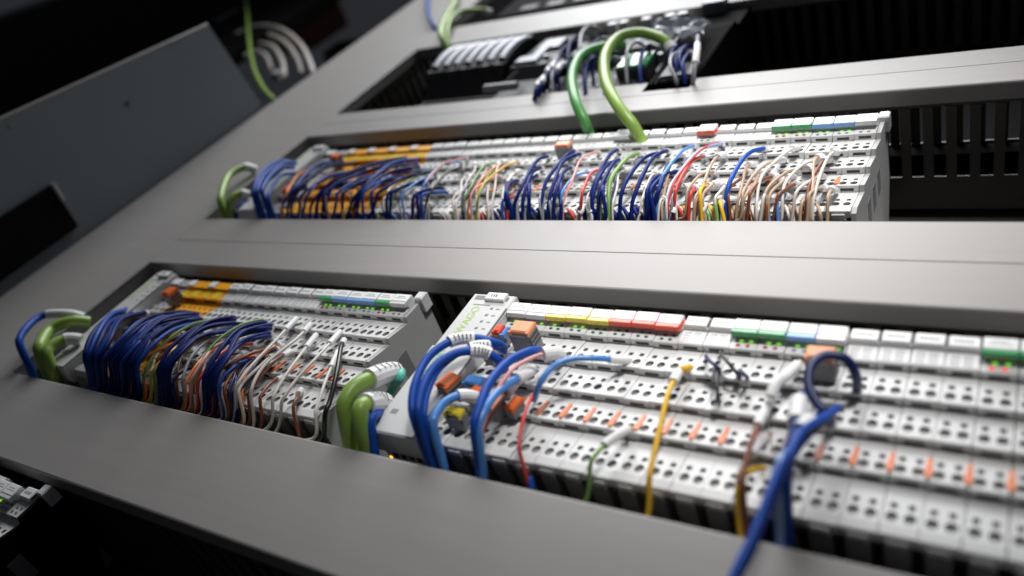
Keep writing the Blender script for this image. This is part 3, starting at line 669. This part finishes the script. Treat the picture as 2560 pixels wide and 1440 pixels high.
wire([(1300, 945, 1.02), (1265, 985, .98), (1225, 1045, .97), (1200, 1100, .98), (1188, 1180, 1.02), (1185, 1215, 1.06)], .95, 'w_brown', 'brown wire hanging right of the slanting blue cables', sl=(.0, .2), slr=2.5)
wire([(1318, 1180, 1.02), (1322, 1205, 1.03), (1332, 1240, 1.07)], 1.3, 'b_mid', 'tiny blue wire end below the thin red wire')
wire([(1580, 1070, 1.03), (1562, 1078, 1.0), (1520, 1105, .985), (1480, 1150, .98), (1462, 1200, 1.0), (1448, 1262, 1.05)], 1.0, 'g_olive', 'green wire with a white sleeve on the lower right rack', sl=(.14, .45), slr=1.9)
wire([(1702, 925, 1.03), (1688, 945, .995), (1670, 985, .98), (1652, 1060, .98), (1632, 1150, .985), (1615, 1230, 1.0), (1600, 1305, 1.05)], 1.15, 'w_yellow', 'yellow wire hanging down the middle of the lower right rack', sl=(.06, .24), slr=2.2)
wire([(1725, 918, 1.02), (1712, 922, 1.01), (1700, 925, 1.03)], 1.6, 'w_yellow', 'short yellow wire end beside the top of the long yellow wire')
for k, (a, b, m, lb) in enumerate([((1765, 890), (1800, 925), 'b_navy', 'upper left'), ((1785, 925), (1800, 1000), 'w_black', 'lower left'), ((1850, 925), (1870, 945), 'b_navy', 'upper right'), ((1800, 880), (1845, 935), 'w_black', 'upper middle')]):
    wire([(a[0], a[1], 1.03), (a[0]+5, a[1]+8, .995), (b[0]-5, b[1]-5, .995), (b[0], b[1], 1.035)], .9, m, 'short dark wire loop, %s of four right of the yellow wire' % lb, 'short dark wire loops')
# white + brown wires left of the blue bundle
wire([(1930, 1000, 1.03), (1905, 1040, .98), (1880, 1100, .96), (1860, 1180, .96), (1855, 1260, .98), (1860, 1345, 1.04)], 1.1, 'w_brown', 'brown wire with a white sleeve left of the blue bundle', 'brown and white wires left of the blue bundle', sl=(.05, .3), slr=1.9)
wire([(1925, 1085, 1.03), (1895, 1110, .98), (1868, 1150, .96), (1845, 1210, .97), (1850, 1330, 1.03), (1855, 1370, 1.06)], 1.1, 'w_beige', 'tan wire with a white sleeve left of the blue bundle', 'brown and white wires left of the blue bundle', sl=(.1, .35), slr=1.9)
wire([(1910, 1170, 1.03), (1880, 1175, .98), (1850, 1200, .97), (1838, 1260, .98), (1845, 1320, 1.01), (1852, 1370, 1.06)], 1.1, 'w_yellow', 'thin yellow wire low beside the brown and tan wires')
wire([(2000, 905, 1.03), (1965, 940, .98), (1940, 960, .97), (1920, 1010, .98)], 1.2, 'w_white', 'short white wire left of the navy loop', sl=(.1, .9), slr=2.2)
# blue bundle + navy loop
wire([(2142, 978, 1.03), (2140, 940, .98), (2115, 898, .95), (2065, 888, .94), (2028, 915, .94), (2022, 965, .95), (2045, 1010, .96), (2070, 1035, .97), (2075, 1060, 1.0)], 1.9, 'b_navy', 'navy blue cable making a loop in front of the salmon plug', name='cable', cat='cable')
wire([(2095, 1020, 1.0), (2060, 1045, .95), (2005, 1080, .92), (1975, 1140, .91), (1958, 1220, .93), (1945, 1300, .97), (1938, 1375, 1.04)], 1.6, 'b_mid', 'thick blue cable at the right of the big blue bundle', 'cables of the big blue bundle', sl=None, name='cable', cat='cable')
wire([(2010, 985, .99), (1998, 1010, .96), (1990, 1060, .94), (1975, 1130, .93), (1962, 1200, .94), (1952, 1290, .97), (1950, 1375, 1.04)], 1.5, 'b_mid', 'blue cable with a white sleeve at the top of the big blue bundle', 'cables of the big blue bundle', sl=(.14, .33), slr=3.3, name='cable', cat='cable')
wire([(2040, 1050, .97), (2000, 1090, .93), (1960, 1150, .905), (1925, 1230, .90), (1895, 1310, .90), (1865, 1380, .90), (1830, 1450, .90), (1800, 1530, .90)], 1.5, 'b_mid', 'blue cable running down in front of the bottom duct', 'cables of the big blue bundle', sl=None, over=True, name='cable', cat='cable')
wire([(1985, 1110, .93), (1945, 1160, .90), (1920, 1220, .90), (1905, 1290, .93), (1905, 1340, .99), (1905, 1385, 1.05)], 1.5, 'b_pale', 'pale blue wire at the left of the big blue bundle', 'cables of the big blue bundle', sl=None)
wire([(2050, 1035, .96), (2000, 1075, .93), (1965, 1130, .92), (1945, 1200, .93), (1930, 1290, .96), (1922, 1375, 1.04)], 1.6, 'b_dark', 'dark blue cable inside the big blue bundle', 'cables of the big blue bundle', sl=(.1, .22), slr=3.0, name='cable', cat='cable')
for i, (dx, dy, r, m, lb) in enumerate([(9, 4, 1.2, 'b_dark', 'dark blue strand behind the cable that runs in front of the bottom duct'), (-9, 3, .9, 'b_light', 'light blue strand beside the cable that runs in front of the bottom duct'), (3, -6, 1.3, 'b_mid', 'blue strand on top of the cable that runs in front of the bottom duct')]):
    wire([(2050+dx, 1052+dy, .97), (2005+dx, 1088+dy*2, .935+i*.004), (1962+dx*1.5, 1148+dy, .91), (1930+dx, 1230+dy, .905), (1899+dx*.8, 1310+dy, .902), (1868+dx*1.3, 1380, .903), (1833+dx, 1450, .902), (1803+dx, 1530, .902)], r, m, lb, 'cables of the big blue bundle', over=True)
wire([(2030, 1060, .97), (1985, 1100, .935), (1955, 1160, .925), (1935, 1230, .925), (1918, 1300, .96), (1900, 1390, 1.05)], 1.5, 'b_light', 'light blue wire lying along the front of the big blue bundle', 'cables of the big blue bundle', sl=None)
wire([(2025, 1010, .98), (2000, 1045, .95), (1978, 1110, .94), (1968, 1190, .945), (1962, 1290, .98), (1960, 1390, 1.05)], 1.9, 'b_navy', 'navy wire at the right rear of the big blue bundle', 'cables of the big blue bundle', sl=(.05, .2), slr=2.6)
wire([(1990, 1180, .99), (1950, 1200, .95), (1925, 1250, .94), (1912, 1310, .97), (1908, 1390, 1.05)], 1.3, 'b_mid', 'thin blue wire joining the big bundle low down', 'cables of the big blue bundle', sl=(.05, .3), slr=2.2)
# ------------------------------------------------------------------ window 1: devices
def ribbed():
    xa, xb = -2.20*D, -1.80*D; z0 = 2.2*D
    t = thing('ribbed_power_unit', ((xa+xb)/2, .98*D, z0), 'black power unit with seven curved silver ribs under the topmost duct', 'power unit')
    w = (xb-xa)/2
    prof = [(26, 0), (22, 62), (1.5, 84), (1, 88)]
    for k in range(7):
        a = k/6; prof.append((-6*math.sin(a*math.pi*.75)-0+6*a*a*0+a*a*8, 90+a*58))
    top = prof[-1]; prof += [(70, top[1]), (70, 0)]
    mb = MB(); mb.prism_x(prof, -w, w); mb.build('housing', M['black'], t)
    cur = prof[4:11]
    for i in range(7):
        cx = -w+6+(2*w-12)*i/6
        mb = MB(); sm = []
        for k in range(len(cur)):
            y, z = cur[k]; sm.append((cx, y-1.2, z))
        P = crom(sm, 4); n = len(P)
        prof2 = [(-4.6, 1.6), (-3.6, -.6), (-1.2, -1.9), (1.2, -1.9), (3.6, -.6), (4.6, 1.6)]
        vs = []
        for p in P: vs.append([(p.x+a, p.y+b, p.z) for a, b in prof2])
        for k in range(n-1):
            for q in range(5): mb.face([vs[k][q], vs[k][q+1], vs[k+1][q+1], vs[k+1][q]])
        mb.face(vs[0][::-1]); mb.face(vs[-1])
        mb.build('silver_rib', M['ribsilver'], t)
    for k in range(4):
        mb = MB(); mb.tube([(-w+18+k*20, -1, 84), (-w+18+k*20, 1, 84)], 1.6, 10); mb.build('screw', M['grey'], t)
    mb = MB(); mb.box(-w+6, w-6, 21, 24, 20, 56); mb.build('front_label', M['blackm'], t)
ribbed()
def relay():
    xa, xb = -1.775*D, -1.60*D
    t = thing('relay_block', ((xa+xb)/2, 1.0*D, 2.2*D), 'black relay with a grey spanner-shaped plate, right of the silver ribbed unit', 'relay')
    w = (xb-xa)/2
    mb = MB(); mb.prism_x([(16, 0), (10, 70), (1, 82), (6, 160), (70, 160), (70, 0)], -w, w); mb.build('housing', M['black'], t)
    mb = MB(); mb.box(-w+2, w-14, -1.5, 3, 86, 100, ch=1); mb.box(-w+14, w-16, -.5, 4, 98, 122, ch=1); mb.box(-w+12, w-6, 0, 5, 118, 140, ch=1); mb.build('grey_plate', M['silver'], t)
    mb = MB(); mb.tube([(w-8, -1.5, 96), (w-8, 3, 96)], 3, 12); mb.build('button', M['silver'], t)
    mb = MB(); mb.box(-w+2, w-4, -6, 0, 28, 34, ch=1); mb.build('ledge', M['grey'], t)
    mb = MB(); mb.box(-w+12, -w+17, -.3, .1, 44, 70); mb.build('slot', M['blackm'], t)
relay()
# row of terminal blocks with blue wires
for i in range(9):
    xa = -1.575*D+i*11.5
    t = thing('terminal_block', (xa+5.5, 1.03*D, 2.2*D), '%s dark terminal block from the left between the relay and the black controller' % ORD[i+1], 'terminal block', 'dark terminal blocks in the top row')
    mb = MB(); mb.prism_x([(0, 0), (0, 60), (14, 72), (14, 100), (2, 112), (2, 150), (10, 165), (60, 165), (60, 0)], -5.4, 5.4); mb.build('housing', M['darkgrey' if i % 3 else 'black'], t)
    for zz in (34, 48, 92, 118, 130):
        mb = MB(); mb.tube([(0, -0.4 if zz < 60 else 1.4, zz), (0, 1.5 if zz < 60 else 3, zz)], 2.3, 10)
        mb.build('clamping_screw', M['silver'], t)
    if i in (0, 2, 3, 5, 7, 8):
        mb = MB(); mb.box(-4.8, 4.8, -8, 3, 152, 159, ch=.6); mb.build('label_plate', M['tag'], t)
# tags along the duct
plug('green_connector', 1590, 150, 0.985, 26, 26, 12, 'green', 'dark green pluggable connector behind the lime cable loop', body='darkgrey', lines=False)
plug('grey_connector', 1700, 175, 0.985, 26, 22, 12, 'darkgrey', 'dark grey connector right of the green one under the clear film', body='darkgrey', lines=False)
# clear film
t = thing('plastic_film', at(1690, 75, .95), 'crumpled translucent plastic film left of the black controller', 'plastic film')
mb = MB(); g = []
for i in range(9):
    g.append([])
    for k in range(9):
        g[i].append((-22+i*5.5+random.uniform(-1, 1), random.uniform(-4, 4)+(i-4)*.6, -16+k*4.6+random.uniform(-1, 1)))
for i in range(8):
    for k in range(8):
        mb.face([g[i][k], g[i+1][k], g[i+1][k+1]]); mb.face([g[i][k], g[i+1][k+1], g[i][k+1]])
o = mb.build('film_sheet', M['film'], t); sol = o.modifiers.new('thick', 'SOLIDIFY'); sol.thickness = .0003
# controller
t = thing('controller', (-0.97*D, 1.0*D, 2.2*D), 'tall black controller right of the blue wired blocks', 'controller')
mb = MB(); mb.prism_x([(0, 0), (0, 120), (6, 128), (6, 178), (80, 178), (80, 0)], -.10*D, .06*D); mb.build('housing', M['blackm'], t)
mb = MB()
for k in range(9): mb.box(-.09*D+k*4, -.09*D+k*4+1.6, -.6, 0, 10, 112)
mb.build('vent_ribs', M['blackm'], t)
mb = MB(); mb.box(-.10*D-2, -.02*D, -5, 10, 158, 168, ch=1); mb.build('silver_edge', M['silver'], t)
t = thing('black_device', (-1.0*D, 1.0*D, 3.18*D), 'long black device along the very top, above the topmost duct', 'device')
mb = MB(); mb.prism_x([(6, 0), (0, 6), (0, 250), (90, 250), (90, 0)], -1.22*D, 1.22*D); mb.build('housing', M['blackm'], t)
mb = MB()
for k in range(10): mb.box(-1.1*D+k*34, -1.1*D+k*34+22, -1, 1, 12, 26, ch=.6)
mb.build('front_keys', M['black'], t)
# plain black box added to darken the gap at the right of window 1
t = thing('dark_filler', (-0.35*D, 1.1*D, 2.2*D), 'plain black filler box for the darkness right of the black controller', 'dark filler')
mb = MB(); mb.box(-.58*D, .5*D, 40, 60, 0, 170); mb.build('housing', M['blackm'], t)
# blue wires in the top row
for i, (u, v) in enumerate([(1470, 70), (1440, 95), (1415, 120), (1455, 130), (1400, 140), (1500, 100), (1482, 150), (1530, 150), (1585, 110), (1620, 120)]):
    wire([(u+26, v+4, 1.02), (u+4, v-4, .975), (u-14, v+12, .965), (u-20, v+45, .97), (u-18, v+85, 1.0), (u-14, v+130, 1.05)], 1.5 if i % 3 else 1.8, 'b_dark' if i % 4 else 'w_grey',
         'wire between the relay and the lime cable loops', 'wires in the top row', sl=(.0, .2) if i % 2 else None, slr=2.3)
for i, (u, v) in enumerate([(1700, 118), (1712, 128), (1722, 122), (1730, 140)]):
    wire([(u+14, v, 1.0), (u-6, v-6, .97), (u-22, v+16, .96), (u-20, v+50, .98), (u-10, v+110, 1.05)], 1.6, 'b_dark', 'dark blue wire curling beside the black controller', 'blue wires beside the controller', sl=(.0, .25) if i % 2 else None, slr=2.2)
wire([(1745, 90, .95), (1742, 130, .93), (1735, 180, .96), (1730, 230, 1.03)], 1.7, 'w_grey', 'pale grey wire standing in front of the black controller', sl=(.2, .55), slr=2.6)
wire([(1700, 130, .96), (1680, 140, .95), (1676, 165, .95), (1690, 200, .98), (1695, 235, 1.04)], 1.4, 'w_grey', 'grey wire bent in a hook left of the controller')
for i, (u, v) in enumerate([(1375, 170), (1385, 160), (1400, 165), (1350, 205), (1360, 195)]):
    wire([(u+25, v-8, 1.0), (u, v, .97), (u-10, v+25, .97), (u-16, v+60, 1.03)], 2.0, 'b_dark', 'blue wire with a cream sleeve beside the relay', 'cream sleeved wires beside the relay', sl=(.1, .55), slr=2.8)
# big green loops over duct 1
wire([(1680, 125, .97), (1655, 97, .94), (1600, 82, .92), (1545, 95, .91), (1513, 140, .905), (1515, 205, .91), (1545, 265, .935), (1580, 310, .975), (1600, 345, 1.02), (1612, 375, 1.05)], 4.3, 'g_lime', 'lime green cable making the tallest loop over the upper duct', 'green cables over the upper duct', sl=(.0, .06), slr=5.0, name='data_cable', cat='cable')
wire([(1560, 112, .98), (1500, 118, .945), (1452, 140, .93), (1430, 190, .925), (1438, 250, .935), (1460, 300, .975), (1472, 330, 1.02), (1478, 360, 1.05)], 3.9, 'g_mid', 'darker green cable looping over the upper duct, left of the lime one', 'green cables over the upper duct', name='data_cable', cat='cable')
# top left cables above duct 0
wire([(1145, -30, .98), (1135, 10, .96), (1112, 50, .945), (1103, 85, .95), (1118, 122, 1.0), (1130, 150, 1.05)], 3.9, 'g_lime', 'lime green cable curving over the topmost duct', 'cables over the topmost duct', name='data_cable', cat='cable')
wire([(1225, 30, 1.05), (1190, 24, .99), (1150, 30, .97), (1125, 50, .96), (1118, 90, .98), (1125, 140, 1.04)], 2.9, 'g_lime', 'thinner lime green cable joining sideways over the topmost duct', 'cables over the topmost duct', name='data_cable', cat='cable', sl=(0, .1), slr=4)
wire([(1072, -30, .98), (1068, 10, .96), (1075, 45, .96), (1090, 75, 1.0), (1096, 100, 1.05)], 2.6, 'b_mid', 'dark blue cable over the topmost duct, left of the lime ones', name='cable', cat='cable')
# ------------------------------------------------------------------ left: steel side panel, black box, background
XP = -3.15*D
def onx(u, v, X=XP):
    d = R @ Vector((u-CU, -(v-CV), -FPX)); return d*(X/d.x)
pa, pb = onx(0, 300), onx(521, 62); pc = onx(655, 262)
dirv = (pb-pa).normalized()
pa = pa-dirv*280
t = thing('steel_side_panel', (XP, D, 0), 'dark grey steel side panel standing out to the left of the upright duct', 'side panel')
def rel(p): return (p.x-XP, p.y-D, p.z)
mb = MB(); q = [rel(pa), rel(pb), rel(pc), (0, 0, 2.36*D), (0, 0, -0.7*D)]
th = 2.0
n = len(q); top = [Vector(p) for p in q]; bot = [Vector((p[0]-th, p[1], p[2])) for p in q]
mb.face(top); mb.face(bot[::-1])
for i in range(n): j = (i+1) % n; mb.face([top[i], bot[i], bot[j], top[j]])
mb.build('sheet', M['sideplate'], t)
mb = MB(); a, b = top[0], top[1]; mb.tube([a+Vector((-1, -.8, 0)), b+Vector((-1, -.8, 0))], 1.3, 8); mb.build('folded_edge', M['edge'], t)
h = rel(onx(318, 258)); mb = MB(); mb.tube([(0.1, h[1], h[2]), (.5, h[1], h[2])], 2.3, 14); mb.build('screw_hole', M['dark'], t)
h = rel(onx(27, 312)); mb = MB(); mb.tube([(0.1, h[1], h[2]), (.9, h[1], h[2])], 1.1, 10); mb.build('rivet_or_glint', M['edge'], t)
h = rel(onx(432, 104)); mb = MB(); mb.tube([(0.1, h[1]-1, h[2]), (.9, h[1], h[2])], 1.8, 10); mb.build('rivet_or_glint', M['silver'], t)  # silver disc standing in for a small glint on the panel
# black box on the panel
c1, c2, c3, c4 = onx(0, 545, XP+4), onx(130, 462, XP+4), onx(197, 566, XP+4), onx(0, 705, XP+4)
t = thing('black_box', c3, 'matt black box with a pale light strip on the steel side panel', 'box')
def r2(p, dx=0): return (p.x-c3.x+dx, p.y-c3.y, p.z-c3.z)
d1_, d2_ = (c1-c2)*.9, (c4-c3)*.9
mb = MB(); q = [c2, c3, c4+d2_, c1+d1_]; top = [r2(p, 0) for p in q]; bot = [r2(p, -4) for p in q]
mb.face(top); mb.face(bot[::-1])
for i in range(4): j = (i+1) % 4; mb.face([top[i], bot[i], bot[j], top[j]])
mb.build('housing', M['blackm'], t)
e1, e2 = onx(130, 458, XP+5), onx(158, 502, XP+5)
mb = MB(); mb.tube([r2(e1), r2(e2)], 2.0, 8); mb.build('pale_strip', M['duct'], t)
# background: a black door further left and a dark enclosure interior
t = thing('black_door', (-9*D, 1.1*D, -3*D), 'tall black cabinet door with a steel edge in the far upper left', 'door')
ea, eb = at(-20, 55, 1.1), at(150, -3, 1.1)
sl = (eb-ea).normalized()
mb = MB(); A = ea-sl*3000; B = eb+sl*2600
q = [A, B, Vector((B.x, B.y, -3*D)), Vector((A.x, A.y, -3*D))]
q = [(p.x+9*D, p.y-1.1*D, p.z+3*D) for p in q]
mb.face(q); mb.face([(x, y+20, z) for x, y, z in q][::-1])
for i in range(4):
    j = (i+1) % 4; a, b = q[i], q[j]; mb.face([a, (a[0], a[1]+20, a[2]), (b[0], b[1]+20, b[2]), b])
mb.build('door_leaf', M['blackm'], t)
mb = MB(); mb.tube([q[0], q[1]], 22, 8); mb.build('steel_edge', M['sideplate'], t)
# dim machine parts behind the coil
for (u, v, Y, sx, sz, m, lb) in [(760, 40, 2.0, 150, 190, 'w_brown', 'dim brownish housing far behind the beige coil'), (860, 110, 1.7, 90, 60, 'plate', 'dark low housing behind the upright duct'), (660, 20, 1.6, 50, 110, 'darkgrey', 'narrow dark housing behind the lime cable')]:
    p = at(u, v, Y); t = thing('machine_housing', p, lb, 'housing')
    mb = MB(); mb.box(-sx/2, sx/2, 0, 80, -sz/2, sz/2, ch=6); mb.build('body', M[m], t)
    mb = MB(); mb.box(-sx*.3, sx*.2, -2, 0, -sz*.2, sz*.2, ch=1); mb.build('cover', M['darkgrey'], t)
# cable coil behind, upper left
for i, (pts, r) in enumerate([([(590, 88, 1.12), (640, 66, 1.1), (700, 72, 1.1), (750, 110, 1.1), (778, 165, 1.12), (785, 210, 1.2)], 3.6), ([(600, 110, 1.14), (650, 84, 1.12), (705, 100, 1.12), (740, 140, 1.13), (755, 185, 1.2)], 3.4),
                               ([(600, 120, 1.15), (640, 110, 1.14), (680, 115, 1.14), (705, 150, 1.14), (712, 195, 1.2)], 3.4), ([(610, 140, 1.15), (640, 128, 1.15), (665, 140, 1.15), (680, 175, 1.2)], 3.2)]):
    wire(pts, r, 'w_white', ['outermost beige cable of the coil beside the steel panel', 'second beige cable of the coil beside the steel panel', 'third beige cable of the coil beside the steel panel', 'innermost beige cable of the coil beside the steel panel'][i], 'coiled beige cables', name='cable', cat='cable')
wire([(612, -30, 1.0), (618, 30, 1.0), (622, 90, .99), (632, 160, .985), (655, 215, .99), (685, 250, 1.01)], 2.6, 'g_lime', 'lime green cable hanging down in front of the beige coil', name='data_cable', cat='cable')
plug('white_connector', 597, 80, 1.1, 12, 10, 12, 'tag', 'white cable connector at the end of the beige coil', body='tag', lines=False)
plug('white_connector', 690, 180, 1.15, 16, 12, 12, 'midgrey', 'pale grey connector lying inside the beige coil', body='midgrey', lines=False)
pp = at(560, 40, 1.05)
t = thing('steel_bracket', pp, 'bluish grey steel bracket above the steel side panel', 'bracket')
mb = MB(); mb.box(-9, 9, 0, 3, -24, 40, ch=.8); mb.box(-3, 3, -2, 0, 12, 18); mb.build('bracket_plate', M['sideplate'], t)

# ------------------------------------------------------------------ each wire of a bunch by its place in it
byl = {}
for o in bpy.data.objects:
    if o.parent is None and 'label' in o.keys() and 'group' in o.keys(): byl.setdefault(o['label'], []).append(o)
for lab, os_ in byl.items():
    if len(os_) > 1:
        os_.sort(key=lambda o: o.location.x)
        for i, o in enumerate(os_): o['label'] = '%s, %s from the left' % (lab, nth(i+1))
